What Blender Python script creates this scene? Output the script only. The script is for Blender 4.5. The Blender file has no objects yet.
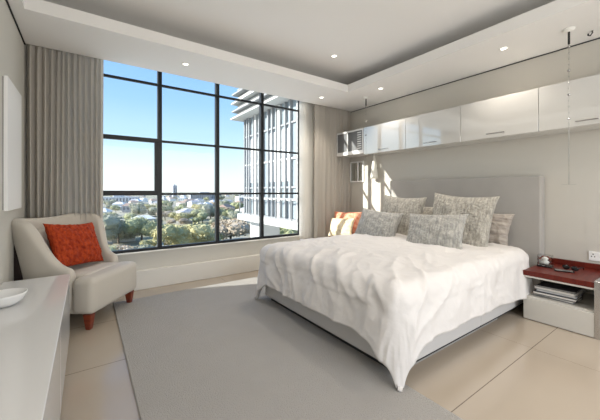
import bpy, bmesh, math, random
import numpy as np
from mathutils import Vector, Matrix, noise
R = math.radians
sc = bpy.context.scene
col = sc.collection

# ---------------------------------------------------------------- camera
cam = bpy.data.cameras.new('camera'); camo = bpy.data.objects.new('camera', cam); col.objects.link(camo)
cam.sensor_fit = 'HORIZONTAL'; cam.sensor_width = 36; cam.lens = 303.0/600*36
cam.shift_y = -19/600.0
cam.clip_start = .05; cam.clip_end = 6000
camo.location = (0, 0, 1.22); camo.rotation_euler = (R(90), 0, R(-35.2))
sc.camera = camo

# ---------------------------------------------------------------- exposure, sky, sun, added fill
sc.view_settings.view_transform = 'Standard'; sc.view_settings.look = 'None'
sc.view_settings.exposure = 0.25; sc.view_settings.gamma = 1.0
try: sc.view_settings.use_curve_mapping = False
except Exception: pass

w = bpy.data.worlds.new('sky'); sc.world = w; w.use_nodes = True
nt = w.node_tree; nt.nodes.clear()
wo = nt.nodes.new('ShaderNodeOutputWorld'); bg = nt.nodes.new('ShaderNodeBackground')
tc = nt.nodes.new('ShaderNodeTexCoord'); sx = nt.nodes.new('ShaderNodeSeparateXYZ'); rp = nt.nodes.new('ShaderNodeValToRGB')
nt.links.new(tc.outputs['Generated'], sx.inputs[0]); nt.links.new(sx.outputs['Z'], rp.inputs[0])
nt.links.new(rp.outputs[0], bg.inputs[0]); nt.links.new(bg.outputs[0], wo.inputs[0])
cr = rp.color_ramp
cr.elements[0].position = 0.0; cr.elements[0].color = (.93, .98, 1.0, 1)
cr.elements[1].position = 1.0; cr.elements[1].color = (.18, .40, .85, 1)
for p, c in ((.05, (.84, .98, 1.0)), (.14, (.58, .82, 1.0)), (.26, (.36, .63, 1.0)), (.42, (.25, .50, .97))):
    e = cr.elements.new(p); e.color = (*c, 1)
bg.inputs[1].default_value = 1.05

def light(name, typ, loc, rot, energy, color=(1, 1, 1), **kw):
    l = bpy.data.lights.new(name, typ); l.energy = energy; l.color = color
    for k, v in kw.items(): setattr(l, k, v)
    o = bpy.data.objects.new(name, l); col.objects.link(o); o.location = loc; o.rotation_euler = rot
    return o
sund = Vector((1.0, -.387, -.484))
so = light('sun', 'SUN', (0, 0, 20), sund.to_track_quat('-Z', 'Y').to_euler(), 9.0, (1, .95, .87), angle=R(.6))
# added fill light at an invented window behind the camera
light('fill_back', 'AREA', (1.9, -1.68, 1.45), (R(68), 0, 0), 66, (1, .95, .89), shape='RECTANGLE', size=3.4, size_y=2.2)

# ---------------------------------------------------------------- materials
def mat(name, color, rough=.6, metal=0., spec=.5, bump=None, var=None, sheen=0., coat=0., trans=0.):
    m = bpy.data.materials.new(name); m.use_nodes = True
    n = m.node_tree; b = n.nodes['Principled BSDF']
    b.inputs['Base Color'].default_value = (*color, 1); b.inputs['Roughness'].default_value = rough
    b.inputs['Metallic'].default_value = metal; b.inputs['Specular IOR Level'].default_value = spec
    if sheen: b.inputs['Sheen Weight'].default_value = sheen
    if coat: b.inputs['Coat Weight'].default_value = coat; b.inputs['Coat Roughness'].default_value = .03
    t = n.nodes.new('ShaderNodeTexCoord')
    if var:     # (scale, other colour[, detail, stretch])
        sc_, c2 = var[0], var[1]; st = var[2] if len(var) > 2 else (1, 1, 1)
        mp = n.nodes.new('ShaderNodeMapping'); mp.inputs['Scale'].default_value = st
        nz = n.nodes.new('ShaderNodeTexNoise'); nz.inputs['Scale'].default_value = sc_; nz.inputs['Detail'].default_value = 4
        r = n.nodes.new('ShaderNodeValToRGB'); r.color_ramp.elements[0].position = .35; r.color_ramp.elements[1].position = .65
        r.color_ramp.elements[0].color = (*color, 1); r.color_ramp.elements[1].color = (*c2, 1)
        n.links.new(t.outputs['Object'], mp.inputs[0]); n.links.new(mp.outputs[0], nz.inputs['Vector'])
        n.links.new(nz.outputs['Fac'], r.inputs[0]); n.links.new(r.outputs[0], b.inputs['Base Color'])
    if bump:    # (scale, strength, distance)
        nb = n.nodes.new('ShaderNodeTexNoise'); nb.inputs['Scale'].default_value = bump[0]; nb.inputs['Detail'].default_value = 5
        bp = n.nodes.new('ShaderNodeBump'); bp.inputs['Strength'].default_value = bump[1]; bp.inputs['Distance'].default_value = bump[2]
        n.links.new(t.outputs['Object'], nb.inputs['Vector']); n.links.new(nb.outputs['Fac'], bp.inputs['Height'])
        n.links.new(bp.outputs[0], b.inputs['Normal'])
    if trans:
        tr = n.nodes.new('ShaderNodeBsdfTranslucent'); tr.inputs[0].default_value = (*color, 1)
        mx = n.nodes.new('ShaderNodeMixShader'); mx.inputs[0].default_value = trans
        out = n.nodes['Material Output']
        n.links.new(b.outputs[0], mx.inputs[1]); n.links.new(tr.outputs[0], mx.inputs[2]); n.links.new(mx.outputs[0], out.inputs[0])
    return m
def glass(name, tint=(1, 1, 1), refl=.5, rough=0.):
    m = bpy.data.materials.new(name); m.use_nodes = True; n = m.node_tree; n.nodes.clear()
    o = n.nodes.new('ShaderNodeOutputMaterial'); t = n.nodes.new('ShaderNodeBsdfTransparent'); t.inputs[0].default_value = (*tint, 1)
    g = n.nodes.new('ShaderNodeBsdfGlossy'); g.inputs['Roughness'].default_value = rough
    f0 = n.nodes.new('ShaderNodeLayerWeight'); f = n.nodes.new('ShaderNodeMath'); f.operation = 'POWER'; f.inputs[1].default_value = 4
    n.links.new(f0.outputs['Facing'], f.inputs[0])
    mu = n.nodes.new('ShaderNodeMath'); mu.operation = 'MULTIPLY_ADD'; mu.inputs[1].default_value = refl; mu.inputs[2].default_value = .03*refl
    mx = n.nodes.new('ShaderNodeMixShader')
    n.links.new(f.outputs[0], mu.inputs[0]); n.links.new(mu.outputs[0], mx.inputs[0])
    n.links.new(t.outputs[0], mx.inputs[1]); n.links.new(g.outputs[0], mx.inputs[2]); n.links.new(mx.outputs[0], o.inputs[0])
    return m

M = dict(
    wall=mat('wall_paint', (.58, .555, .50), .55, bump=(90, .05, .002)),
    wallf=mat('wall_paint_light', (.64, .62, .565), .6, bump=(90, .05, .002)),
    ceil=mat('ceiling_paint', (.86, .845, .82), .8),
    base=mat('skirting_paint', (.80, .78, .73), .5),
    frame=mat('window_metal', (.009, .010, .012), .45, 0., .35),
    glass=glass('window_glass', (.97, .985, .985), .5),
    clear=glass('clear_glass', (.95, .96, .96), 1.0, .02),
    cupb=mat('gloss_white_lacquer', (.66, .65, .62), .10, spec=.6, coat=1.),
    cab=mat('satin_white_lacquer', (.74, .735, .72), .12, spec=.5),
    nst=mat('cream_lacquer', (.60, .58, .53), .25),
    chrome=mat('brushed_steel', (.55, .55, .55), .25, 1.),
    dark=mat('dark_gap', (.02, .02, .02), .7),
    head=mat('headboard_fabric', (.39, .37, .345), .85, bump=(260, .25, .002), var=(3, (.42, .40, .37)), sheen=.2),
    bedb=mat('bed_base_fabric', (.56, .55, .535), .8, bump=(300, .2, .001)),
    matt=mat('mattress_ticking', (.75, .73, .70), .8),
    duvet=mat('duvet_cotton', (.72, .695, .67), .75, bump=(9, .30, .03), sheen=.1),
    red=mat('red_wood', (.095, .011, .007), .35, spec=.3, var=(6, (.14, .018, .010), (1, 6, 1))),
    chair=mat('chair_fabric', (.58, .535, .465), .85, bump=(250, .2, .001), sheen=.2),
    chairb=mat('chair_dark_back', (.022, .012, .010), .6),
    leg=mat('stained_red_wood', (.16, .025, .012), .3, var=(8, (.25, .05, .02), (1, 1, 6))),
    orange=mat('rust_velvet', (.50, .065, .012), .65, spec=.2, bump=(38, .8, .02), var=(28, (.26, .022, .006), (1, 3, 1))),
    orange2=mat('orange_pattern', (.62, .16, .08), .7, bump=(60, .5, .01), var=(22, (.80, .42, .28))),
    gold=mat('gold_brocade', (.62, .49, .29), .6, bump=(55, .6, .01), var=(26, (.78, .68, .50))),
    silver=mat('silver_ruched', (.31, .305, .285), .5, bump=(40, 1., .02), var=(30, (.53, .515, .47), (2.0, 1, .4)), sheen=.2),
    silver2=mat('beige_ruched', (.31, .29, .25), .55, bump=(40, 1., .02), var=(30, (.53, .50, .435), (2.0, 1, .4)), sheen=.2),
    taupe=mat('taupe_stripe', (.30, .26, .225), .6, bump=(30, .6, .02), var=(14, (.48, .43, .37), (.3, .3, 3)), sheen=.2),
    curt=mat('curtain_linen', (.62, .58, .52), .85, bump=(300, .15, .001), trans=.22),
    sheer=mat('sheer_voile', (.95, .94, .92), .8, trans=.75),
    white=mat('white_gloss', (.85, .85, .84), .15),
    matte=mat('matte_white', (.90, .90, .89), .7),
    cream=mat('cream_plastic', (.85, .84, .80), .4),
    black=mat('black_plastic', (.012, .012, .013), .25),
    paper=mat('paper_edges', (.72, .70, .66), .7),
    cover1=mat('book_cover_black', (.03, .03, .035), .4), cover2=mat('book_cover_grey', (.20, .20, .21), .4),
    cover3=mat('book_cover_blue', (.35, .38, .42), .4), cover4=mat('book_cover_white', (.6, .59, .56), .4),
    mirror=mat('mirror_glass', (.75, .78, .78), .04, 1.),
    frost=mat('grey_glass_panel', (.17, .175, .18), .25, spec=.5),
    lamp=mat('frosted_white_glass', (.88, .86, .80), .3, trans=.3),
)
def emit(name, c, s):
    m = bpy.data.materials.new(name); m.use_nodes = True; b = m.node_tree.nodes['Principled BSDF']
    b.inputs['Emission Color'].default_value = (*c, 1); b.inputs['Emission Strength'].default_value = s
    b.inputs['Base Color'].default_value = (.8, .8, .8, 1); return m
for k_ in ('cupb',):
    b_ = M[k_].node_tree.nodes['Principled BSDF']; b_.inputs['Coat IOR'].default_value = 2.5; b_.inputs['Coat Roughness'].default_value = .02
M['bulb'] = emit('lit_bulb', (1, .93, .82), 4.0)

def floor_mat():
    m = bpy.data.materials.new('floor_tiles'); m.use_nodes = True; n = m.node_tree; b = n.nodes['Principled BSDF']
    g = n.nodes.new('ShaderNodeTexCoord'); s = n.nodes.new('ShaderNodeSeparateXYZ'); n.links.new(g.outputs['Object'], s.inputs[0])
    def joint(out, off, step, wd):
        a = n.nodes.new('ShaderNodeMath'); a.operation = 'SUBTRACT'; a.inputs[1].default_value = off; n.links.new(out, a.inputs[0])
        p = n.nodes.new('ShaderNodeMath'); p.operation = 'PINGPONG'; p.inputs[1].default_value = step/2; n.links.new(a.outputs[0], p.inputs[0])
        l = n.nodes.new('ShaderNodeMath'); l.operation = 'LESS_THAN'; l.inputs[1].default_value = wd; n.links.new(p.outputs[0], l.inputs[0])
        return l.outputs[0]
    a = joint(s.outputs['Y'], .885, .8225, .0028); c = joint(s.outputs['X'], 2.83, 1.29, .0012)
    mx = n.nodes.new('ShaderNodeMath'); mx.operation = 'MAXIMUM'; n.links.new(a, mx.inputs[0]); n.links.new(c, mx.inputs[1])
    nz = n.nodes.new('ShaderNodeTexNoise'); nz.inputs['Scale'].default_value = 1.6; n.links.new(g.outputs['Object'], nz.inputs['Vector'])
    r = n.nodes.new('ShaderNodeValToRGB'); n.links.new(nz.outputs['Fac'], r.inputs[0])
    r.color_ramp.elements[0].color = (.41, .345, .27, 1); r.color_ramp.elements[1].color = (.46, .395, .315, 1)
    k = n.nodes.new('ShaderNodeMixRGB'); k.inputs[2].default_value = (.17, .13, .10, 1)
    n.links.new(mx.outputs[0], k.inputs[0]); n.links.new(r.outputs[0], k.inputs[1]); n.links.new(k.outputs[0], b.inputs['Base Color'])
    b.inputs['Roughness'].default_value = .16; b.inputs['Specular IOR Level'].default_value = .5
    return m
M['floor'] = floor_mat()
M['carpet'] = mat('grey_carpet', (.385, .365, .335), .95, bump=(160, .9, .012), var=(5, (.40, .38, .35)), sheen=.1)

# ---------------------------------------------------------------- helpers
def tag(o, label=None, cat=None, group=None, kind=None):
    if label: o['label'] = label
    if cat: o['category'] = cat
    if group: o['group'] = group
    if kind: o['kind'] = kind
    return o
def empty(name, loc=(0, 0, 0), rz=0, **k):
    o = bpy.data.objects.new(name, None); col.objects.link(o); o.location = loc; o.rotation_euler = (0, 0, rz)
    o.empty_display_size = .1
    return tag(o, **k)
def link(name, me, m, parent=None, **k):
    o = bpy.data.objects.new(name, me); col.objects.link(o)
    for x in (m if isinstance(m, (list, tuple)) else [m]): me.materials.append(x)
    if parent: o.parent = parent
    return tag(o, **k)
def bm_obj(name, bm, m, parent=None, smooth=False, sub=0, **k):
    me = bpy.data.meshes.new(name); bmesh.ops.recalc_face_normals(bm, faces=bm.faces); bm.to_mesh(me); bm.free()
    if smooth: me.polygons.foreach_set('use_smooth', [True]*len(me.polygons))
    o = link(name, me, m, parent, **k)
    if sub: md = o.modifiers.new('s', 'SUBSURF'); md.levels = sub; md.render_levels = sub
    return o
def B(bm, x0, x1, y0, y1, z0, z1, bev=0, seg=2, mi=0):
    t = bmesh.new(); bmesh.ops.create_cube(t, size=1)
    bmesh.ops.scale(t, vec=(x1-x0, y1-y0, z1-z0), verts=t.verts); bmesh.ops.translate(t, vec=((x0+x1)/2, (y0+y1)/2, (z0+z1)/2), verts=t.verts)
    if bev: bmesh.ops.bevel(t, geom=list(t.edges), offset=bev, segments=seg, affect='EDGES', profile=.5)
    for f in t.faces: f.material_index = mi
    merge(bm, t)
def merge(bm, t):
    me = bpy.data.meshes.new('t'); t.to_mesh(me); t.free(); bm.from_mesh(me); bpy.data.meshes.remove(me)
def box(name, x0, x1, y0, y1, z0, z1, m, parent=None, bev=0, seg=2, **k):
    bm = bmesh.new(); B(bm, x0, x1, y0, y1, z0, z1, bev, seg); return bm_obj(name, bm, m, parent, **k)
def lathe(name, prof, m, parent=None, loc=(0, 0, 0), n=24, cap=True, **k):
    bm = bmesh.new(); rings = []
    for r, z in prof: rings.append([bm.verts.new((loc[0]+r*math.cos(2*math.pi*i/n), loc[1]+r*math.sin(2*math.pi*i/n), loc[2]+z)) for i in range(n)])
    for a, b in zip(rings, rings[1:]):
        for i in range(n): bm.faces.new((a[i], a[(i+1) % n], b[(i+1) % n], b[i]))
    if cap:
        bm.faces.new(rings[0][::-1]); bm.faces.new(rings[-1])
    return bm_obj(name, bm, m, parent, smooth=True, **k)
def tube(bm, pts, r, n=8):
    pts = [Vector(p) for p in pts]; rings = []
    for i, p in enumerate(pts):
        d = (pts[min(i+1, len(pts)-1)]-pts[max(i-1, 0)]).normalized()
        a = d.orthogonal().normalized() if abs(d.z) > .9 else d.cross(Vector((0, 0, 1))).normalized()
        if abs(d.z) > .9: a = Vector((1, 0, 0))
        b = d.cross(a).normalized(); a = b.cross(d)
        rings.append([bm.verts.new(p+a*r*math.cos(2*math.pi*k/n)+b*r*math.sin(2*math.pi*k/n)) for k in range(n)])
    for u, v in zip(rings, rings[1:]):
        for i in range(n): bm.faces.new((u[i], u[(i+1) % n], v[(i+1) % n], v[i]))
    bm.faces.new(rings[0][::-1]); bm.faces.new(rings[-1])

XL, XR, YW, YB, ZC = -.51, 4.05, 4.26, -1.6, 2.70
# ---------------------------------------------------------------- room shell
ST = dict(kind='structure')
box('floor', XL-.2, XR+.2, YB-.2, 4.36, -.2, 0, M['floor'], **ST)
box('wall_left', XL-.2, XL, YB-.2, 4.36, 0, 3.2, M['wallf'], **ST)
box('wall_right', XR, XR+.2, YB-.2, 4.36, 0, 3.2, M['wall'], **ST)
bm = bmesh.new()                         # front wall: low wall under the window and piers beside it
B(bm, XL, 3.02, YW, 4.34, 0, .445); B(bm, XL, -.25, YW, 4.34, .445, 3.2); B(bm, 3.02, XR, YW, 4.34, 0, 3.2); B(bm, -.25, 3.02, YW, 4.34, 2.86, 3.2)
bm_obj('wall_front', bm, M['wallf'], **ST)
bm = bmesh.new()                         # back wall with an invented opening for the fill light
B(bm, XL, .15, YB-.1, YB, 0, 3.2); B(bm, 3.65, XR, YB-.1, YB, 0, 3.2); B(bm, .15, 3.65, YB-.1, YB, 0, .2); B(bm, .15, 3.65, YB-.1, YB, 2.5, 3.2)
bm_obj('wall_back', bm, M['wallf'], **ST)
bm = bmesh.new()                         # dropped ceiling border with raised tray
TX0, TX1, TY1, TY0 = -.41, 3.20, 3.30, -1.0
B(bm, XL, XR, TY1, 4.07, ZC, ZC+.02); B(bm, TX1, XR, YB, TY1, ZC, ZC+.02); B(bm, XL, TX0, YB, TY1, ZC, ZC+.02); B(bm, TX0, TX1, YB, TY0, ZC, ZC+.02)
Z1 = ZC+.0202; B(bm, TX0-.025, TX1+.025, TY1, TY1+.025, Z1, ZC+.11); B(bm, TX1, TX1+.025, TY0, TY1-.0002, Z1, ZC+.11); B(bm, TX0-.025, TX0, TY0, TY1-.0002, Z1, ZC+.11); B(bm, TX0, TX1, TY0-.025, TY0, Z1, ZC+.11)
B(bm, XL, XR, 4.03, 4.07, ZC+.0202, 2.98)
B(bm, XL, XR, YB, YW, 2.98, 3.1)
B(bm, XL, XR, TY1+.36, TY1+.40, Z1, 2.98); B(bm, TX1+.34, TX1+.38, YB, TY1+.35, Z1, 2.98)
bm_obj('ceiling', bm, M['ceil'], **ST)
box('trim_1', XR-.012, XR, YB, 4.08, ZC-.010, ZC-.003, M['dark'], **ST)
box('trim_2', XL, XL+.012, YB, 4.08, ZC-.010, ZC-.003, M['dark'], **ST)
bm = bmesh.new(); B(bm, XL, XR, 4.19, YW, 0, .232, .004, 1); bm_obj('baseboard_front', bm, M['base'], **ST)
box('trim_3', -.25, 3.02, 4.235, 4.28, .445, .458, M['base'], **ST)

# ---------------------------------------------------------------- window
win = empty('window_1', (0, 4.31, 0), kind='structure')
wx = [-.22, .785, 1.559, 2.288, 3.01]
zs = [.475, 1.18, 1.872, 2.605, 2.86]
def wbox(name, x0, x1, z0, z1, d=.03, y=0.): return box(name, x0, x1, y-d, y+d, z0, z1, M['frame'], win, .003, 1)
wbox('frame', wx[0]-.03, wx[-1]+.02, .455, .492); wbox('frame', wx[-1]-.012, wx[-1]+.02, .492, 2.86, .02)
wbox('frame', wx[0]-.04, wx[0], .492, 2.86, .02)
for i, x in enumerate(wx[1:-1]): wbox('mullion', x-.025, x+.025, .492, 2.86, .035)
for z in zs[1:-1]:
    for a, b in zip(wx, wx[1:]): wbox('transom', a+.02, b-.022, z-.014, z+.014, .02)
for a, b in zip(wx, wx[1:]):
    for c, d in zip(zs, zs[1:]): box('pane', a, b, -.004, .002, c, d, M['glass'], win)
sash = wbox('sash', .0, .765, 1.842, 1.892, .03, -.045)      # the opening casement in the first bay
bm = bmesh.new()
B(bm, .02, .765, -.075, -.036, 1.165, 1.225, .004, 1); B(bm, .715, .765, -.075, -.036, 1.225, 1.842, .004, 1); B(bm, .02, .05, -.075, -.036, 1.225, 1.842, .004, 1)
bm_obj('sash_frame', bm, M['frame'], win)
box('sash_handle', .735, .748, -.10, -.075, 1.44, 1.56, M['frame'], win, .003)
# invented window around the added fill light, out of view
w2 = empty('added_window', (0, YB-.05, 0), kind='structure')
for x in (.17, 1.3, 2.5, 3.63): box('mullion', x-.02, x+.02, -.03, .03, .2, 2.5, M['frame'], w2)
for z in (.22, 2.48): box('frame', .15, 3.65, -.03, .03, z-.02, z+.02, M['frame'], w2)

# ---------------------------------------------------------------- carpet
def carpet():
    bm = bmesh.new(); B(bm, .235, 1.63, -1.4, 3.84, 0, .014, .006, 2)
    B(bm, 1.62, 3.2, 1.27, 3.84, 0, .0135, .006, 2)
    return bm_obj('carpet', bm, M['carpet'], label='large pale grey carpet between the bed and the armchair', cat='carpet')
carpet()

# ---------------------------------------------------------------- curtains
def curtain(name, x0, x1, yc, amp, m, folds, seed, label, z0=.02, z1=2.80, pinch=.5, group=None):
    rnd = random.Random(seed); nx = folds*14; nz = 44
    bm = bmesh.new(); grid = []
    ph = [rnd.uniform(0, 6.28) for _ in range(6)]
    for j in range(nz+1):
        t = j/nz; z = z0+(z1-z0)*t; row = []
        for i in range(nx+1):
            s = i/nx
            warp = s + .012*math.sin(5*s+ph[0]+1.4*t) + .010*math.sin(11*s+ph[1]-2.2*t) + .004*math.sin(23*s+ph[2]+3*t)*(1-t)
            a = 2*math.pi*folds*warp
            env = .80+.20*math.sin(7*s+ph[3])*math.sin(3*s+1.2*t+ph[4])
            top = max(0, (t-.93)/.07)
            y = math.sin(a)*amp*env*(1-.45*top) + amp*.25*math.sin(2.3*a+ph[5])*(.4+.9*top) + .008*math.sin(4*t+9*s)
            x = x0+(x1-x0)*s + .25*amp*math.sin(2*a)*env
            row.append(bm.verts.new((x, yc+y, z)))
        grid.append(row)
    for j in range(nz):
        for i in range(nx): bm.faces.new((grid[j][i], grid[j][i+1], grid[j+1][i+1], grid[j+1][i]))
    return bm_obj(name, bm, m, smooth=True, label=label, cat='curtain')
curtain('curtain', -.495, .155, 4.135, .055, M['curt'], 13, 3, 'long beige linen curtain in the left corner behind the armchair')
curtain('curtain', 3.22, 4.04, 4.13, .060, M['curt'], 10, 8, 'long beige linen curtain in the far right corner beside the hanging cupboard')
curtain('sheer_curtain', 2.955, 3.38, 4.215, .018, M['sheer'], 12, 5, 'bright white sheer curtain at the right end of the window')

# ---------------------------------------------------------------- wall cupboards
def cupboard(y0, y1, hy0, hy1, label):
    o = empty('wall_cupboard', (3.70, y0, 1.815), label=label, cat='cupboard', group='white gloss wall cupboards above the bed'); W = y1-y0
    box('carcass', .02, .345, .0, W, 0, .44, M['cupb'], o, .002, 1)
    box('door', 0, .018, .002, W-.002, .002, .438, M['cupb'], o, .002, 1)
    h = bmesh.new(); a, b = hy0-y0, hy1-y0
    B(h, -.024, -.014, a, b, .040, .050, .002, 1); B(h, -.016, 0, a+.01, a+.02, .041, .049); B(h, -.016, 0, b-.02, b-.01, .041, .049)
    hd = bm_obj('handle', h, M['chrome'], [c for c in o.children if c.name.startswith('door')][0]); return o
cupboard(2.65, 3.446, 2.94, 3.13, 'white gloss wall cupboard reflecting the window, next to the grey glass unit')
cupboard(1.876, 2.65, 2.17, 2.36, 'white gloss wall cupboard second from the window, over the left bed pillows')
cupboard(1.103, 1.876, 1.40, 1.585, 'white gloss wall cupboard above the right half of the grey headboard')
cupboard(.33, 1.103, .66, .82, 'white gloss wall cupboard nearest the camera, above the bedside shelf')
# glass fronted unit by the curtain
g = empty('glass_wall_cabinet', (3.70, 3.455, 1.84), label='small grey glass-fronted wall cabinet between the white cupboards and the curtain', cat='cabinet')
box('carcass', .02, .345, 0, .64, 0, .415, M['cab'], g, .003, 1)
bm = bmesh.new()
B(bm, -.002, .02, 0, .64, 0, .06, .003, 1); B(bm, -.002, .02, 0, .64, .385, .415, .003, 1); B(bm, -.002, .02, 0, .02, .06, .385); B(bm, -.002, .02, .62, .64, .06, .385)
bm_obj('front_frame', bm, M['cab'], g)
box('glass_panel', .006, .018, .02, .62, .06, .385, M['frost'], g)
box('divider', .0, .008, .36, .375, .06, .385, M['cab'], g)
bm = bmesh.new()
for i in range(8): B(bm, .0, .006, .045, .13, .085+i*.037, .10+i*.037)
bm_obj('louvre', bm, M['cab'], g)

# small framed mirror on the wall
g = empty('framed_mirror', (4.05, 3.93, 1.57), label='small white-framed mirror on the wall under the grey glass cabinet', cat='mirror')
bm = bmesh.new()
B(bm, -.022, 0, -.175, .175, -.19, -.165, .003, 1); B(bm, -.022, 0, -.175, .175, .165, .19, .003, 1)
B(bm, -.022, 0, -.175, -.145, -.165, .165); B(bm, -.022, 0, .145, .175, -.165, .165); B(bm, -.018, 0, -.045, -.015, -.165, .165)
bm_obj('frame', bm, M['white'], g); box('mirror_glass', -.010, -.003, -.145, .145, -.165, .165, M['mirror'], g)
# conical wall lamp
g = empty('wall_lamp', (4.05, 3.46, 1.43), label='small frosted cone lamp on the wall left of the headboard', cat='lamp')
lathe('lamp_shade', [(.068, 0), (.062, .05), (.042, .20), (.018, .37), (.008, .40)], M['lamp'], g, (-.075, 0, 0), 20)
box('bracket', -.07, 0, -.01, .01, .17, .19, M['chrome'], g)

# ---------------------------------------------------------------- pendants of glass beads
def pendant(x, y, zb, label, swag=None):
    g = empty('bead_pendant', (x, y, ZC), label=label, cat='pendant light')
    lathe('canopy', [(.045, 0), (.045, -.012), (.02, -.026), (.004, -.03)], M['cream'], g, (0, 0, 0), 20)
    bm = bmesh.new(); tube(bm, [(0, 0, -.02), (0, 0, -.14)], .009); bm_obj('stem', bm, M['dark'], g, True)
    bm = bmesh.new(); tube(bm, [(0, 0, -.14), (0, 0, zb)], .0014, 6); bm_obj('cord', bm, M['chrome'], g, True)
    z = -.16; k = 0
    while z > zb*.60:
        r = (.013, .007, .009, .006)[k % 4]
        lathe('bead', [(.002, r), (r*.8, r*.6), (r, 0), (r*.8, -r*.6), (.002, -r)], M['chrome'] if k % 4 == 0 else M['clear'], g, (0, 0, z), 10)
        z -= .055; k += 1
    lathe('glass_rod', [(.004, zb*.60), (.005, zb*.8), (.004, zb)], M['clear'], g, (0, 0, 0), 10)
    lathe('glass_disc', [(.050, zb-.002), (.052, zb), (.050, zb+.002)], M['clear'], g, (0, 0, 0), 20)
    return g
pendant(3.60, 3.30, -1.15, 'thin beaded pendant hanging in front of the cupboards near the window')
pendant(3.60, .845, -1.42, 'thin beaded pendant hanging in front of the cupboards over the bedside shelf')
g = empty('ceiling_hook', (3.82, .73, ZC), label='tiny dark hook in the ceiling at the upper right corner', cat='hook')
bm = bmesh.new(); tube(bm, [(0, 0, 0), (0, 0, -.02), (0, .015, -.04), (0, .03, -.03), (0, .028, -.015)], .006); bm_obj('hook', bm, M['dark'], g, True)

# ---------------------------------------------------------------- downlights
def downlight(x, y, z, label):
    g = empty('downlight', (x, y, z), label=label, cat='ceiling light', group='recessed round ceiling spotlights')
    lathe('rim', [(.045, 0), (.043, -.006), (.034, -.007), (.030, -.002), (.030, 0)], M['cream'], g, (0, 0, 0), 24, cap=False)
    lathe('bulb', [(.028, -.001), (.015, -.005), (.002, -.006)], M['bulb'], g, (0, 0, 0), 16)
    l = light('light', 'SPOT', (0, 0, -.02), (0, 0, 0), 30, (1, .90, .78), spot_size=R(110), spot_blend=.9, shadow_soft_size=.03); l.parent = g
for x, y, z, lb in ((.945, 3.655, ZC, 'recessed spotlight in the ceiling border above the window'),
                    (3.04, 3.72, ZC, 'recessed spotlight in the ceiling border at the far right corner of the tray'),
                    (3.47, 2.90, ZC, 'recessed spotlight over the cupboards, just right of the beaded pendant'),
                    (3.54, 1.35, ZC, 'recessed spotlight in the ceiling border above the right side cupboards'),
                    (2.64, 2.97, 2.98, 'recessed spotlight in the raised middle of the ceiling')): downlight(x, y, z, lb)
for x, y, lb in ((.75, 1.1, 'added unseen fill spotlight in the raised ceiling towards the left wall'), (2.64, .9, 'added unseen fill spotlight in the raised ceiling towards the bed, near the camera'),
                 (.75, -.6, 'added fill spotlight behind the camera on the left'), (2.64, -.6, 'added fill spotlight behind the camera on the right')): downlight(x, y, 2.98, lb)  # extra ceiling spots out of view, added to brighten the room

# ---------------------------------------------------------------- bed
bed = empty('bed', (1.62, 1.22, 0), label='large double bed with pale upholstered base and tall grey headboard', cat='bed')
L_, W_ = 2.28, 1.75
bm = bmesh.new(); B(bm, 0, 1.13, 0, W_, .065, .31, .014, 3); B(bm, 1.133, L_, 0, W_, .065, .31, .014, 3)
bm_obj('base', bm, M['bedb'], bed)
box('plinth', .05, L_-.03, .05, W_-.05, .016, .07, M['dark'], bed)
for x in (.12, 2.1):
    for y in (.12, W_-.12): box('foot', x-.03, x+.03, y-.03, y+.03, .014, .05, M['dark'], bed)
box('mattress', .01, L_-.01, .01, W_-.01, .31, .565, M['matt'], bed, .05, 4)
box('headboard', 2.29, 2.42, -.075, 1.87, .04, 1.385, M['head'], bed, .018, 3)

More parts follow.
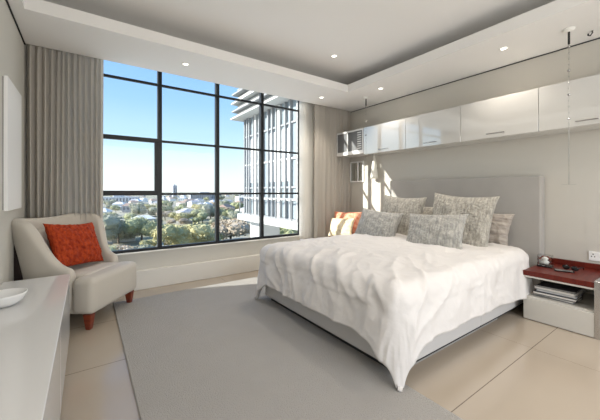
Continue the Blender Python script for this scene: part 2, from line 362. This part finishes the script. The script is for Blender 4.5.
# ---------------------------------------------------------------- duvet
def duvet():
    xe, y0e, y1e, xh, rho, zt = 1.66, 1.26, 2.93, 3.62, .10, .615      # where the top starts to roll over
    A, Bn, Bf = .425, .425, .43
    nu, nv = 190, 200
    Uc = np.linspace(-A, xh-xe, nu+1); Vc = np.linspace(-Bn, (y1e-y0e)+Bf, nv+1)
    n3 = lambda x, y, z: noise.noise(Vector((x, y, z)))
    rd = lambda x, y, z: 1-2.2*abs(n3(x, y, z))
    P = np.zeros((nu+1, nv+1, 3)); D = np.zeros((nu+1, nv+1))
    for i, u in enumerate(Uc):
        for j, v in enumerate(Vc):
            a = max(0, -u); near = v < 0; b = -v if near else max(0, v-(y1e-y0e))
            a *= 1+.05*n3(v*2.1, 3, 1); b *= 1+.05*n3(u*2.1, 8, 1)
            if near: b *= 1+.12*max(0, min(1, (u-1.0)/.9))
            W_in = y1e-y0e
            pv = max(0, 1-max(0, v)/.22)**2 if v < W_in/2 else max(0, 1-max(0, W_in-v)/.22)**2; pu = max(0, 1-max(0, u)/.22)**2
            a *= 1+.22*pv; b *= 1+.22*pu
            d = math.hypot(a, b); ph = math.atan2(b, a) if d > 0 else 0
            if d < rho*math.pi/2: rh = rho*math.sin(d/rho); dz = rho*(1-math.cos(d/rho)); h = 0
            else: h = d-rho*math.pi/2; rh = rho; dz = rho+h
            c = math.exp(-((ph-.785)/.55)**2) if (a > 0 and b > 0) else 0
            if c: d = min(d, .528+.02*n3(ph*4, 1, 4))
            rh += h*(.10+.01*c)                                         # hem flares a little, the corner tail more
            ww = 1-.8*c
            if h > 0:
                rh += ww*min(1, h/.12)*.030*(rd(v*4.6+u*1.5, u*1.2, 5) if a >= b else rd(u*4.2-v*1.1, v*1.3, 6))*(.5+.6*n3(u*1.3+9, v*1.3, 2))
            x = xe+max(0, u)-(rh*math.cos(ph) if d > 0 else 0)
            y = y0e+min(max(v, 0), y1e-y0e)+((-1 if near else 1)*rh*math.sin(ph) if d > 0 else 0)
            # loft of the filling
            ins = min(1, max(0, u+.1)/.45)*min(1, max(0, min(v+.1, (y1e-y0e)+.1-v))/.45)
            z = zt-dz+.035*ins**.6
            P[i, j] = (x, y, max(z, .03))
            # wrinkles, displaced along the normal
            wx = u+.10*n3(u*2, v*2, 11); wy = v+.10*n3(u*2, v*2, 21)
            foot = max(0, 1-max(0, u)/1.1)
            w1 = max(0, rd(wy*5.2-wx*2.6, wx*1.5+wy*.7, 31))**2.2*foot*.026          # folds running up from the foot edge
            w2 = max(0, rd(wx*3.0+wy*1.2, wy*2.4, 41))**3*.012*(.6+n3(u*1.2, v*1.2, 51))
            w3 = .018*n3(u*2.3, v*2.3, 61)+.007*n3(u*6, v*6, 71)
            w4 = max(0, rd(wx*7.5-wy*4, wy*7+wx*3, 81))**2*.006
            D[i, j] = (w1+w2+w4+w3)*(1 if h < .05 else .7)*(1-.6*c)
    du = np.gradient(P, axis=0); dv = np.gradient(P, axis=1); N = np.cross(du, dv); N /= np.maximum(np.linalg.norm(N, axis=2, keepdims=True), 1e-9)
    P = P+N*D[:, :, None]; P[:, :, 2] = np.maximum(P[:, :, 2], .025)
    V = [tuple(p) for p in P.reshape(-1, 3)]
    faces = [(i*(nv+1)+j, (i+1)*(nv+1)+j, (i+1)*(nv+1)+j+1, i*(nv+1)+j+1) for i in range(nu) for j in range(nv)]
    me = bpy.data.meshes.new('duvet'); me.from_pydata(V, [], faces)
    me.polygons.foreach_set('use_smooth', [True]*len(faces))
    d = link('duvet', me, M['duvet'], label='puffy white cotton duvet draped over the bed, one corner hanging nearly to the floor', cat='duvet')
    so = d.modifiers.new('thick', 'SOLIDIFY'); so.thickness = .022; so.offset = -1
    return d
duvet()

# ---------------------------------------------------------------- pillows
def pillow(name, w_, h_, t_, loc, face, lean, roll, m, label, cat='pillow', wav=.005, freq=60, parent=None, back=None, ruffle=0, seed=1, n=46, group=None):
    """stands on its lower edge at loc; face = heading of its front (deg from +X), lean back in deg, roll about its normal"""
    bm = bmesh.new(); N = n
    ring = {}
    def P(i, j, side):
        s = -1+2*i/N; t = -1+2*j/N
        k = .11
        x = s*(1-k*(1-t*t)*s*s)*w_/2; z = t*(1-k*(1-s*s)*t*t)*h_/2
        th = max(0, (1-s*s)*(1-t*t))**.42*t_/2
        nv = Vector((s*3.1+seed, t*3.1, side*2.))
        th *= 1+.22*noise.noise(nv)
        th += (wav*math.sin(freq*s+4*noise.noise(Vector((s*3, t*5+seed, 0))))*(.5+.5*noise.noise(Vector((s*4, t*9, seed*3.)))+.3)+wav*.8*noise.noise(Vector((s*13, t*13, side+seed))))*min(1, 6*th/t_) if wav else 0
        sag = -.05*h_*(1-t)*.25*(1-s*s)
        return Vector((x, side*th, z+sag))
    for side in (-1, 1):
        for j in range(N+1):
            for i in range(N+1):
                if side == 1 and (i in (0, N) or j in (0, N)): ring[(side, i, j)] = ring[(-1, i, j)]
                else: ring[(side, i, j)] = bm.verts.new(P(i, j, side))
        for j in range(N):
            for i in range(N):
                q = [ring[(side, i, j)], ring[(side, i+1, j)], ring[(side, i+1, j+1)], ring[(side, i, j+1)]]
                bm.faces.new(q if side == -1 else q[::-1])
    bmesh.ops.translate(bm, vec=(0, 0, h_/2), verts=bm.verts)
    o = bm_obj(name, bm, m, smooth=True)
    # local front is -Y ; Z up
    Mt = Matrix.Translation(Vector(loc)) @ Matrix.Rotation(R(face+90), 4, 'Z') @ Matrix.Rotation(R(-lean), 4, 'X') @ Matrix.Translation((0, 0, h_/2)) @ Matrix.Rotation(R(roll), 4, 'Y') @ Matrix.Translation((0, 0, -h_/2))
    o.matrix_world = Mt
    return tag(o, label, cat, group)
PZ = .60-.02
pillow('sleeping_pillow', .72, .46, .18, (3.70, 2.42, PZ), 180, 14, 0, M['silver2'], 'beige pillow against the headboard, mostly hidden behind the two left cushions', seed=9)
pillow('sleeping_pillow', .56, .42, .16, (3.70, 1.63, PZ), 180, 12, 4, M['taupe'], 'darker striped taupe pillow behind the large right cushion', seed=5, wav=.004, freq=20)
pillow('bed_cushion', .70, .60, .20, (3.38, 2.58, PZ), 178, 17, 2, M['silver2'], 'large square ruched silver cushion at the left of the headboard', cat='cushion', seed=2)
pillow('bed_cushion', .74, .65, .20, (3.35, 1.765, PZ-.02), 180, 16, 3, M['silver2'], 'large square ruched silver cushion at the right of the headboard', cat='cushion', seed=3)
pillow('bed_cushion', .66, .42, .18, (3.03, 2.66, PZ), 183, 24, 4, M['silver'], 'smaller oblong ruched silver cushion in front of the left large cushion', cat='cushion', seed=4)
pillow('bed_cushion', .66, .44, .18, (2.99, 1.84, PZ-.01), 184, 24, -3, M['silver'], 'smaller oblong ruched silver cushion in front of the right large cushion', cat='cushion', seed=6)

# ---------------------------------------------------------------- bedside units
def bedside(y0, y1, label, side):
    g = empty('bedside_unit', (3.43, y0, 0), label=label, cat='bedside table'); D = .61; W = y1-y0
    box('cabinet_body', .02, D, 0, W, 0, .22, M['nst'], g, .003, 1)
    box('drawer_front', 0, .02, .004, W-.004, .006, .205, M['nst'], g, .002, 1)
    box('back_panel', D-.02, D, 0, W, .22, .40, M['nst'], g)
    t = bmesh.new(); B(t, .0, D, .02 if side else 0, W, .415, .462, .004, 2)
    tp = bm_obj('top', t, M['red'], g, label='glossy dark red wooden top')
    box('upstand', D-.03, D, .02 if side else 0, W, .462, .515, M['red'], tp, .003, 1)
    box('edge_strip', .004, D, .02 if side else 0, W, .40, .415, M['nst'], g)
    if side: box('side_panel', -.004, D, -.018, .02, .0, .475, M['chrome'], g, .002, 1, label='grey metal side panel')
    else: box('side_panel', 0, D, W-.018, W, .22, .40, M['nst'], g)
    return g
bedside(.625, 1.145, 'low bedside unit with red wooden top at the right of the bed', True)
bedside(3.12, 4.00, 'low bedside unit beyond the far side of the bed, carrying two small pillows', False)
pillow('scatter_cushion', .60, .42, .15, (3.54, 3.74, .475), 190, 20, -2, M['orange2'], 'orange patterned cushion in the far corner behind a gold one', cat='cushion', wav=.002, seed=12)
pillow('scatter_cushion', .47, .33, .13, (3.34, 3.64, .475), 192, 22, -3, M['gold'], 'small gold brocade cushion leaning on the orange one', cat='cushion', wav=.002, seed=13)

# books under the red top
zb = .221; spec = [(.30, .22, .022, 'cover2', 'lowest'), (.31, .235, .026, 'cover1', ''), (.29, .22, .018, 'cover3', ''), (.30, .225, .024, 'cover4', ''), (.28, .215, .014, 'cover1', 'top')]
bl = ['grey covered book, lowest of the stack under the red top', 'thick black covered book, second from the bottom of the stack', 'blue grey covered book in the middle of the stack',
      'pale covered book, second from the top of the stack', 'thin black covered book on top of the stack']
rb = random.Random(2)
for (l, d, t, c, _), lb in zip(spec, bl):
    g = empty('book', (3.62+rb.uniform(-.01, .01), .925+rb.uniform(-.012, .012), zb), R(rb.uniform(-5, 5)), label=lb, cat='book', group='books stacked under the red bedside top')
    bm = bmesh.new(); B(bm, -d/2, d/2, -l/2, l/2, 0, .004); B(bm, -d/2, d/2, -l/2, l/2, t-.005, t-.001); B(bm, d/2-.003, d/2, -l/2, l/2, .004, t-.005)
    bm_obj('cover', bm, M[c], g); box('pages', -d/2+.004, d/2-.003, -l/2+.003, l/2-.003, .004, t-.005, M['paper'], g); zb += t+.0005
# clear box with dark base
g = empty('glass_box', (3.76, 1.065, .4625), R(8), label='small clear box on a black base on the red bedside top', cat='box')
box('base', -.05, .05, -.06, .06, 0, .02, M['black'], g, .002, 1)
bm = bmesh.new()
for a in ((-.045, .045, -.058, -.055), (-.045, .045, .055, .058), (-.048, -.045, -.058, .058), (.045, .048, -.058, .058)): B(bm, *a, .02, .115)
B(bm, -.048, .048, -.058, .058, .115, .118); bm_obj('case', bm, M['clear'], g)
lathe('ornament', [(.004, .02), (.028, .03), (.034, .05), (.018, .066), (.03, .085), (.012, .1), (.002, .102)], M['cream'], g, (0, 0, 0), 16)
bm = bmesh.new(); tube(bm, [(0, -.045, .07), (0, -.02, .10), (0, .02, .10), (0, .045, .07)], .008); bm_obj('ribbon', bm, M['leg'], g, True)
# phone and sunglasses
g = empty('phone', (3.68, .90, .4625), R(20), label='black phone lying flat on the red bedside top', cat='phone')
box('body', -.035, .035, -.07, .07, 0, .009, M['black'], g, .003, 2); box('screen', -.031, .031, -.062, .062, .009, .0098, M['frost'], g)
g = empty('sunglasses', (3.80, .87, .4625), R(-10), label='black sunglasses behind the phone on the red bedside top', cat='glasses')
for s in (-1, 1):
    bm = bmesh.new(); bmesh.ops.create_uvsphere(bm, u_segments=12, v_segments=8, radius=1); bmesh.ops.scale(bm, vec=(.007, .030, .022), verts=bm.verts)
    bmesh.ops.translate(bm, vec=(-.03, s*.034, .024), verts=bm.verts); bm_obj('lens', bm, M['black'], g, True)
    bm = bmesh.new(); tube(bm, [(-.028, s*.062, .032), (.06, s*.06, .03), (.085, s*.055, .006)], .004); bm_obj('temple', bm, M['black'], g, True)
bm = bmesh.new(); tube(bm, [(-.034, -.012, .03), (-.034, .012, .03)], .004); bm_obj('bridge', bm, M['black'], g, True)
# wall socket
g = empty('wall_socket', (4.05, .735, .585), label='white double wall socket above the red bedside top', cat='socket')
box('plate', -.010, 0, -.065, .065, -.045, .045, M['white'], g, .003, 2)
for s in (-1, 1):
    bm = bmesh.new()
    for dy, dz in ((0, .018), (-.011, -.004), (.011, -.004)): B(bm, -.0115, -.009, s*.032+dy-.004, s*.032+dy+.004, dz-.005, dz+.005)
    bm_obj('outlet', bm, M['dark'], g)
for s in (-1, 1): box('switch', -.013, -.009, s*.032-.008, s*.032+.008, .027, .040, M['cream'], g)

# ---------------------------------------------------------------- armchair
ch = empty('armchair', (-.075, 3.71, 0), R(54), label='cream upholstered wing armchair by the window holding a rust cushion', cat='armchair')
ch.scale = (1.10, 1.07, 1.0)
def shell():
    # plan path front-left arm tip -> round the back -> front-right arm tip (front is -Y), (x, y, top height, outward lean)
    P = [(-.315, -.20, .530), (-.318, -.15, .545), (-.322, -.10, .575), (-.326, -.04, .66), (-.332, .01, .80), (-.335, .05, .92), (-.335, .10, .975), (-.320, .18, .985), (-.24, .235, .98),
         (-.12, .248, .965), (0, .252, .965)]
    P = P+[(-x, y, h) for x, y, h in P[-2::-1]]
    # right-hand arm (far from the camera) is the same
    bm = bmesh.new(); rows = []
    n = len(P); th = .085
    for i, (x, y, h) in enumerate(P):
        a = Vector(P[max(i-1, 0)][:2]); b = Vector(P[min(i+1, n-1)][:2]); d = (b-a).normalized(); nrm = Vector((-d.y, d.x))
        if nrm.dot(Vector((x, y))) < 0: nrm = -nrm
        o = Vector((x, y)); q = o-nrm*th
        lean = .11*max(0, (h-.5)/.43) if abs(x) > .15 else .06
        o2 = o+nrm*lean; q2 = q+nrm*lean*.8
        pr = [(o, .14), (o+nrm*.004, .30), (o+nrm*lean*.5, .14+(h-.14)*.7), (o2, h-.045), (o2-nrm*.02, h-.008), ((o2+q2)/2, h), (q2+nrm*.02, h-.008), (q2, h-.045), (q+nrm*lean*.4, .14+(h-.14)*.6), (q, .30), (q, .14)]
        rows.append([bm.verts.new((v.x, v.y, z)) for v, z in pr])
    for a, b in zip(rows, rows[1:]):
        for k in range(len(a)-1): bm.faces.new((a[k], a[k+1], b[k+1], b[k]))
        bm.faces.new((a[-1], a[0], b[0], b[-1]))
    for r in (rows[0], rows[-1]): bm.faces.new(r)
    for r in (rows[0], rows[-1]):
        for k in range(len(r)-1):
            e = bm.edges.get((r[k], r[k+1]))
    return bm
bm = shell(); bm_obj('back_and_arms', bm, M['chair'], ch, True, 2)
bm = bmesh.new(); B(bm, -.30, .30, -.33, .2, .135, .30, .02, 3); bm_obj('seat_frame', bm, M['chair'], ch, True)
bm = bmesh.new(); B(bm, -.330, .330, -.385, -.20, .138, .455, .05, 5); B(bm, -.235, .235, -.27, .175, .30, .466, .04, 5)
bm_obj('seat', bm, M['chair'], ch, True)
bm = bmesh.new(); B(bm, -.225, .225, .11, .2, .42, .88, .04, 4)
o = bm_obj('back_cushion', bm, M['chair'], ch, True); o.rotation_euler = (R(-3), 0, 0)
bm = bmesh.new()
vs = [(-.355, .12, .10), (-.355, .29, .10), (-.345, .30, .86), (-.345, .245, .86), (.30, .12, .10), (.30, .29, .10), (.30, .30, .86), (.30, .245, .86)]
vv = [bm.verts.new(v) for v in vs]
for f in ((0, 1, 2, 3), (4, 7, 6, 5), (0, 4, 5, 1), (3, 2, 6, 7), (1, 5, 6, 2), (0, 3, 7, 4)): bm.faces.new([vv[i] for i in f])
bm_obj('outer_back', bm, M['chairb'], ch, label='dark brown outer back')
for x, y in ((-.28, -.32), (.28, -.32), (-.26, .2), (.26, .2)):
    bm = bmesh.new(); bmesh.ops.create_cone(bm, cap_ends=True, segments=4, radius1=.026, radius2=.046, depth=.14)
    bmesh.ops.rotate(bm, cent=(0, 0, 0), matrix=Matrix.Rotation(R(45), 3, 'Z'), verts=bm.verts); bmesh.ops.translate(bm, vec=(x, y, .07), verts=bm.verts)
    bmesh.ops.bevel(bm, geom=list(bm.edges), offset=.004, segments=2, affect='EDGES')
    bm_obj('leg', bm, M['leg'], ch)
pillow('scatter_cushion', .56, .44, .16, (-.02, 3.64, .50), 320, 22, 5, M['orange'], 'textured rust orange cushion on the cream armchair', cat='cushion', wav=.006, freq=30, seed=21)

# ---------------------------------------------------------------- low white cabinet on the left
g = empty('low_cabinet', (XL+.004, 0, 0), label='long low white cabinet along the left wall in the foreground', cat='cabinet')
XW = .40
box('top', 0, XW, -1.2, 3.12, .515, .54, M['cab'], g, .003, 2)
box('carcass', 0, XW-.022, -1.2, 3.11, .04, .515, M['cab'], g)
for i in range(4): box('door', XW-.02, XW-.004, -1.19+i*1.075, -.12+i*1.075+.0, .045, .505, M['cab'], g, .002, 1)
box('plinth', 0, XW-.03, -1.18, 3.09, 0, .04, M['dark'], g)
# white dish on it
lathe('dish', [(.03, 0), (.05, .004), (.085, .03), (.10, .062), (.104, .075), (.098, .075), (.08, .035), (.04, .012), (.005, .010)], M['white'], None, (-.395, 2.47, .541), 32, cap=False, label='white glossy dish on the low cabinet at the left edge', cat='dish')

# white framed panel on the left wall
g = empty('wall_panel_picture', (XL, 3.37, 1.575), label='tall plain white panel in a thin frame on the left wall', cat='picture')
box('panel', .010, .032, -.27, .32, -.505, .505, M['matte'], g, .002, 1)
box('frame', 0, .010, -.262, .31, -.497, .497, M['chrome'], g)

# ---------------------------------------------------------------- outside
GZ = -17.0
def ground_mat():
    m = bpy.data.materials.new('suburb_ground'); m.use_nodes = True; n = m.node_tree; b = n.nodes['Principled BSDF']; b.inputs['Roughness'].default_value = .95
    b.inputs['Specular IOR Level'].default_value = .1
    t = n.nodes.new('ShaderNodeTexCoord'); nz = n.nodes.new('ShaderNodeTexNoise'); nz.inputs['Scale'].default_value = .03; nz.inputs['Detail'].default_value = 8; nz.inputs['Roughness'].default_value = .7
    r = n.nodes.new('ShaderNodeValToRGB'); n.links.new(t.outputs['Object'], nz.inputs['Vector']); n.links.new(nz.outputs['Fac'], r.inputs[0]); n.links.new(r.outputs[0], b.inputs['Base Color'])
    e = r.color_ramp.elements; e[0].position = .35; e[0].color = (.22, .22, .13, 1); e[1].position = .65; e[1].color = (.44, .40, .33, 1)
    q = e.new(.5); q.color = (.32, .30, .22, 1)
    return m
box('ground', -1500, 4500, 12, 4800, GZ-1, GZ, ground_mat(), kind='structure')
box('bounce_deck', -6, 4.5, 4.45, 11.5, -1.5, -1.25, mat('bounce_deck_paint', (.80, .78, .73), .8), kind='structure')  # pale deck added below the view to bounce sun onto the ceiling
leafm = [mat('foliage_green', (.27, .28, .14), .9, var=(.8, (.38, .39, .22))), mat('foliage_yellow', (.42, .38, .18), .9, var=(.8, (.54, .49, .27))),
         mat('foliage_brown', (.37, .30, .22), .9, var=(.8, (.50, .42, .32))), mat('foliage_grey', (.27, .27, .18), .9, var=(.8, (.38, .38, .28)))]  # foliage tones lightened to suggest haze
bark = mat('bark', (.14, .11, .08), .9)
def crown_mesh(seed, flat=.75, n=3000):
    rnd = random.Random(seed); verts = []; faces = []
    lumps = [(Vector((rnd.uniform(-.6, .6), rnd.uniform(-.6, .6), rnd.uniform(-.25, .35))), rnd.uniform(.35, .6)) for _ in range(8)]
    bm = bmesh.new()
    for c, r in lumps:
        t = bmesh.new(); bmesh.ops.create_icosphere(t, subdivisions=2, radius=r*.86)
        for v in t.verts:
            v.co += v.co.normalized()*.16*noise.noise(v.co*5+c*3); v.co += c; v.co.z *= flat
        merge(bm, t)
    for _ in range(n):
        c, r = rnd.choice(lumps); d = Vector((rnd.gauss(0, 1), rnd.gauss(0, 1), rnd.gauss(0, 1))).normalized()
        p = c+d*r*rnd.uniform(.84, 1.12); p.z *= flat; s = rnd.uniform(.02, .05)
        a = Vector((rnd.gauss(0, 1), rnd.gauss(0, 1), rnd.gauss(0, 1))).normalized(); b = a.orthogonal().normalized(); 
        bm.faces.new([bm.verts.new(p+a*s), bm.verts.new(p+b*s), bm.verts.new(p-a*s), bm.verts.new(p-b*s)])
    bmesh.ops.translate(bm, vec=(0, 0, .75), verts=bm.verts)
    me = bpy.data.meshes.new('crown'); bm.to_mesh(me); bm.free(); return me
crowns = [[None]*3 for _ in leafm]
for k, m in enumerate(leafm):
    for s in range(3):
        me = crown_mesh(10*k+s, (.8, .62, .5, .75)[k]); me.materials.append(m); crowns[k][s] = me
tb = bmesh.new(); tube(tb, [(0, 0, 0), (.02, 0, .35), (0, .02, .8)], .05, 6); tme = bpy.data.meshes.new('trunk'); tb.to_mesh(tme); tb.free(); tme.materials.append(bark)
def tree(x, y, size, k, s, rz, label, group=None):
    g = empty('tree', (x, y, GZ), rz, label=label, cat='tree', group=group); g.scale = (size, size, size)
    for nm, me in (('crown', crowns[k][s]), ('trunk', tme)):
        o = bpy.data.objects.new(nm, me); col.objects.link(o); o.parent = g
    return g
def ray(u, dist):     # heading of a landmark seen through the window
    a = R(35.2)+math.atan((u-299.5)/303.0); return dist*math.sin(a), dist*math.cos(a)
near = [(178, 92, 7.6, 1, 0, 'big yellow green tree, the tallest crown seen in the second window bay'), (143, 80, 4.6, 3, 1, 'grey green tree left of the first mullion, low in the window'),
        (118, 122, 7.2, 3, 0, 'grey green tree in the first window bay below the casement'), (128, 82, 4.6, 2, 2, 'low brown bush in the first window bay'),
        (108, 78, 5.0, 1, 1, 'pale yellow bush at the left foot of the window'), (163, 75, 3.6, 3, 2, 'small grey green tree behind the first mullion at the foot of the window'),
        (206, 96, 6.0, 1, 2, 'olive yellow tree just left of the middle mullion'), (230, 100, 7.5, 2, 0, 'wide brown leafless thicket right of the middle mullion'),
        (225, 78, 3.6, 1, 0, 'yellow green bush at the window foot right of the middle mullion'), (243, 84, 4.2, 1, 1, 'yellow green bush at the foot of the neighbouring block'),
        (192, 70, 4.4, 2, 1, 'brown bush low in the second window bay'), (141, 120, 6.5, 0, 0, 'green tree in the middle of the first window bay'),
        (203, 74, 3.6, 3, 2, 'small grey green bush left of the middle mullion foot'), (272, 95, 7, 3, 1, 'grey green tree seen below the white balcony slab'), (287, 90, 6, 0, 2, 'green tree seen under the right end of the balcony slab')]
rn = random.Random(31); taken = []
for u, d, sz, k, s, lb in near:
    x, y = ray(u, d); tree(x, y, sz, k, s, rn.uniform(0, 6), lb); taken.append((x, y, sz))
def free_spot(d0, e, r_):
    for _ in range(400):
        a = R(rn.uniform(-6, 44)); d = d0*math.exp(rn.uniform(0, e)); x, y = d*math.sin(a), d*math.cos(a)
        if all((x-p)**2+(y-q)**2 > (r_+t)**2 for p, q, t in taken): taken.append((x, y, r_)); return x, y
    return None
for u, d, r_ in ((205, 620, 32), (174, 700, 8), (250, 420, 22), (120, 500, 25), (187, 72, 3), (112, 130, 8)): taken.append((*ray(u, d), r_))
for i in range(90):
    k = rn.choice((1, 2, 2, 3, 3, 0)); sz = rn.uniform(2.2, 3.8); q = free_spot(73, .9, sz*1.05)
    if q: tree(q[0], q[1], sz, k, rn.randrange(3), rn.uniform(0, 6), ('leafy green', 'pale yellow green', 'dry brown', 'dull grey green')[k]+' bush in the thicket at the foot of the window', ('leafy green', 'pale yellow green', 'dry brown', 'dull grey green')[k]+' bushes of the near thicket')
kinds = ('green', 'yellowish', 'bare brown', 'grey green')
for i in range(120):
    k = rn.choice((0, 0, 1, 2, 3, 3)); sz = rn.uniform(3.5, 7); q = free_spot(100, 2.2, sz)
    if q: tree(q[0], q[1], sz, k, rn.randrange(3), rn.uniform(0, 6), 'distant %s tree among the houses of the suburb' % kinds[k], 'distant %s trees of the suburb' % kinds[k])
hw = [mat('house_white', (.78, .77, .74), .8), mat('house_cream', (.62, .58, .51), .8), mat('house_grey', (.48, .48, .49), .8)]  # pale house colours stand in for haze over the distance
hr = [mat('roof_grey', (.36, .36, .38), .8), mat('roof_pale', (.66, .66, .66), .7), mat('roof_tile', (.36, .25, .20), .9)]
hwin = mat('house_windows', (.10, .11, .13), .3)
def house_mesh(wi, ri, l, d, h, rh):
    bm = bmesh.new(); B(bm, -l/2, l/2, -d/2, d/2, 0, h)
    for f in bm.faces: f.material_index = 0
    e = .4; v = [bm.verts.new(p) for p in ((-l/2-e, -d/2-e, h), (l/2+e, -d/2-e, h), (l/2+e, d/2+e, h), (-l/2-e, d/2+e, h), (-l/2+d*.25, 0, h+rh), (l/2-d*.25, 0, h+rh))]
    for f in ((0, 1, 5, 4), (2, 3, 4, 5), (1, 2, 5), (3, 0, 4), (3, 2, 1, 0)): bm.faces.new([v[i] for i in f]).material_index = 1
    n = int(l/3)
    for i in range(n):
        x = -l/2+(i+.5)*l/n
        for s in (-1, 1): B(bm, x-.6, x+.6, s*d/2-.05, s*d/2+.05, h*.35, h*.75, mi=2)
    me = bpy.data.meshes.new('house'); bm.to_mesh(me); bm.free()
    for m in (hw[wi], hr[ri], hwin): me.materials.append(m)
    return me
hm = []; hk = {}
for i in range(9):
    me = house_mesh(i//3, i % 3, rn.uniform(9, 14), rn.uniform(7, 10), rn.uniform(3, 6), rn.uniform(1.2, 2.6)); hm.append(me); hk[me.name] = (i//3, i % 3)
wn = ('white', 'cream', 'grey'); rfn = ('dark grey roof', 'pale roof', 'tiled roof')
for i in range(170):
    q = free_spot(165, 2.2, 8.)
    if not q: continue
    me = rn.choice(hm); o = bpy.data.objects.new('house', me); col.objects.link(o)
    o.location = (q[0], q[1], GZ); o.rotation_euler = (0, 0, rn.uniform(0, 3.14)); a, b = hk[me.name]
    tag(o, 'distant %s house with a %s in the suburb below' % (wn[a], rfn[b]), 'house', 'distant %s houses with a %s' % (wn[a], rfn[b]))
for u, d, l, h, lb in ((205, 620, 60, 14, 'long dark flat building on the skyline near the middle mullion'), (174, 700, 8, 30, 'thin dark tower on the skyline in the second window bay'),
                    (250, 420, 40, 11, 'long pale building on the skyline left of the neighbouring block'), (120, 500, 46, 10, 'long pale building on the skyline in the first window bay')):
    x, y = ray(u, d); bm = bmesh.new(); B(bm, -l/2, l/2, -6, 6, 0, h); B(bm, -l*.2, l*.1, -4, 4, h, h+2.5)
    for k in range(int(l//4)): B(bm, -l/2+1.5+k*4, -l/2+3.5+k*4, -6.1, -5.9, h*.3, h*.8, mi=1)
    bm_obj('office_building', bm, [mat('office_wall', (.34, .36, .40) if 'dark' in lb else (.62, .62, .62), .8), hwin], label=lb, cat='building').location = (x, y, GZ)
x, y = ray(187, 72); o = bpy.data.objects.new('house', house_mesh(0, 1, 3.6, 3.2, 3.2, 1.6)); col.objects.link(o); o.location = (x, y, GZ); tag(o, 'little white house with a pale roof at the foot of the second window bay', 'house')
x, y = ray(114, 130); o = bpy.data.objects.new('house', hm[2]); col.objects.link(o); o.location = (x, y, GZ); tag(o, 'nearer house half hidden by bushes at the left of the window', 'house')

# neighbouring block: a glazed wing of the same building running away from the window
nb = empty('neighbouring_block', (4.6, 6.4, GZ), label='white and glass neighbouring block with stacked roof slats outside the window', cat='building')
def nz(z): return z-GZ
fw = mat('facade_white', (.50, .50, .485), .6); fg = mat('facade_grey_metal', (.30, .31, .32), .5, .1)
fgl = mat('facade_glass', (.28, .33, .36), .08, spec=.8); blind = mat('facade_blind', (.62, .64, .65), .6)
YF = 3.63       # far end, local (Y 10.03)
box('wall_core', .12, 5.0, -1.9, YF, nz(.24), nz(5.2), fw, nb)
box('pillar', .14, .9, YF-1.0, YF-.25, 0, nz(.24), fw, nb)
bm = bmesh.new()                                                                      # glazing
B(bm, .08, .11, -1.9, YF-.02, nz(.45), nz(3.75)); bm_obj('glazing', bm, fgl, nb)
ys = [YF-.05, YF-.25, YF-.42, YF-.75, YF-.9, YF-1.15, YF-1.4, YF-1.75, YF-2.0, YF-2.25, YF-2.4, YF-2.75, YF-3.0, YF-3.5, YF-4.2]
ws = [.06, .07, .05, .04, .12, .05, .06, .06, .07, .05, .14, .05, .07, .30, .30]
for y_, w_ in zip(ys, ws): box('column', .0, .10, y_-w_/2, y_+w_/2, nz(.44), nz(3.75), fw if w_ > .1 else fg, nb)
for z_, m_ in ((3.1, fg), (2.10, fw), (1.30, fg), (.95, fw)): box('rail', .03, .10, -1.9, YF, nz(z_), nz(z_+.05), m_, nb)
for (a, b) in ((YF-1.1, YF-.98), (YF-2.2, YF-1.8), (YF-3.0, YF-2.5), (YF-.86, YF-.45)): box('blind', .06, .085, a, b, nz(1.5), nz(3.0), blind, nb)
box('balcony_slab', -.30, .12, -1.9, YF-.15, nz(.24), nz(.44), fw, nb)
for k in range(5):                                                                    # balcony rail posts
    y_ = YF-.3-k*.8; box('rail_post', -.27, -.25, y_, y_+.02, nz(.44), nz(1.0), fg, nb)
box('balcony_rail', -.28, -.24, -1.9, YF-.2, nz(1.0), nz(1.03), fg, nb)
for k, (z_, ex) in enumerate(((3.76, .38), (4.02, .34), (4.30, .36), (4.62, .34), (4.95, .32))):
    box('roof_slab', -ex, .3, -1.9, YF+ex*.75, nz(z_), nz(z_+.055), fg if k % 2 else fw, nb)
    for q in range(3): box('roof_slat', -ex*.55, .3, -1.9, YF+ex*.3, nz(z_+.09+q*.055), nz(z_+.115+q*.055), fw, nb)
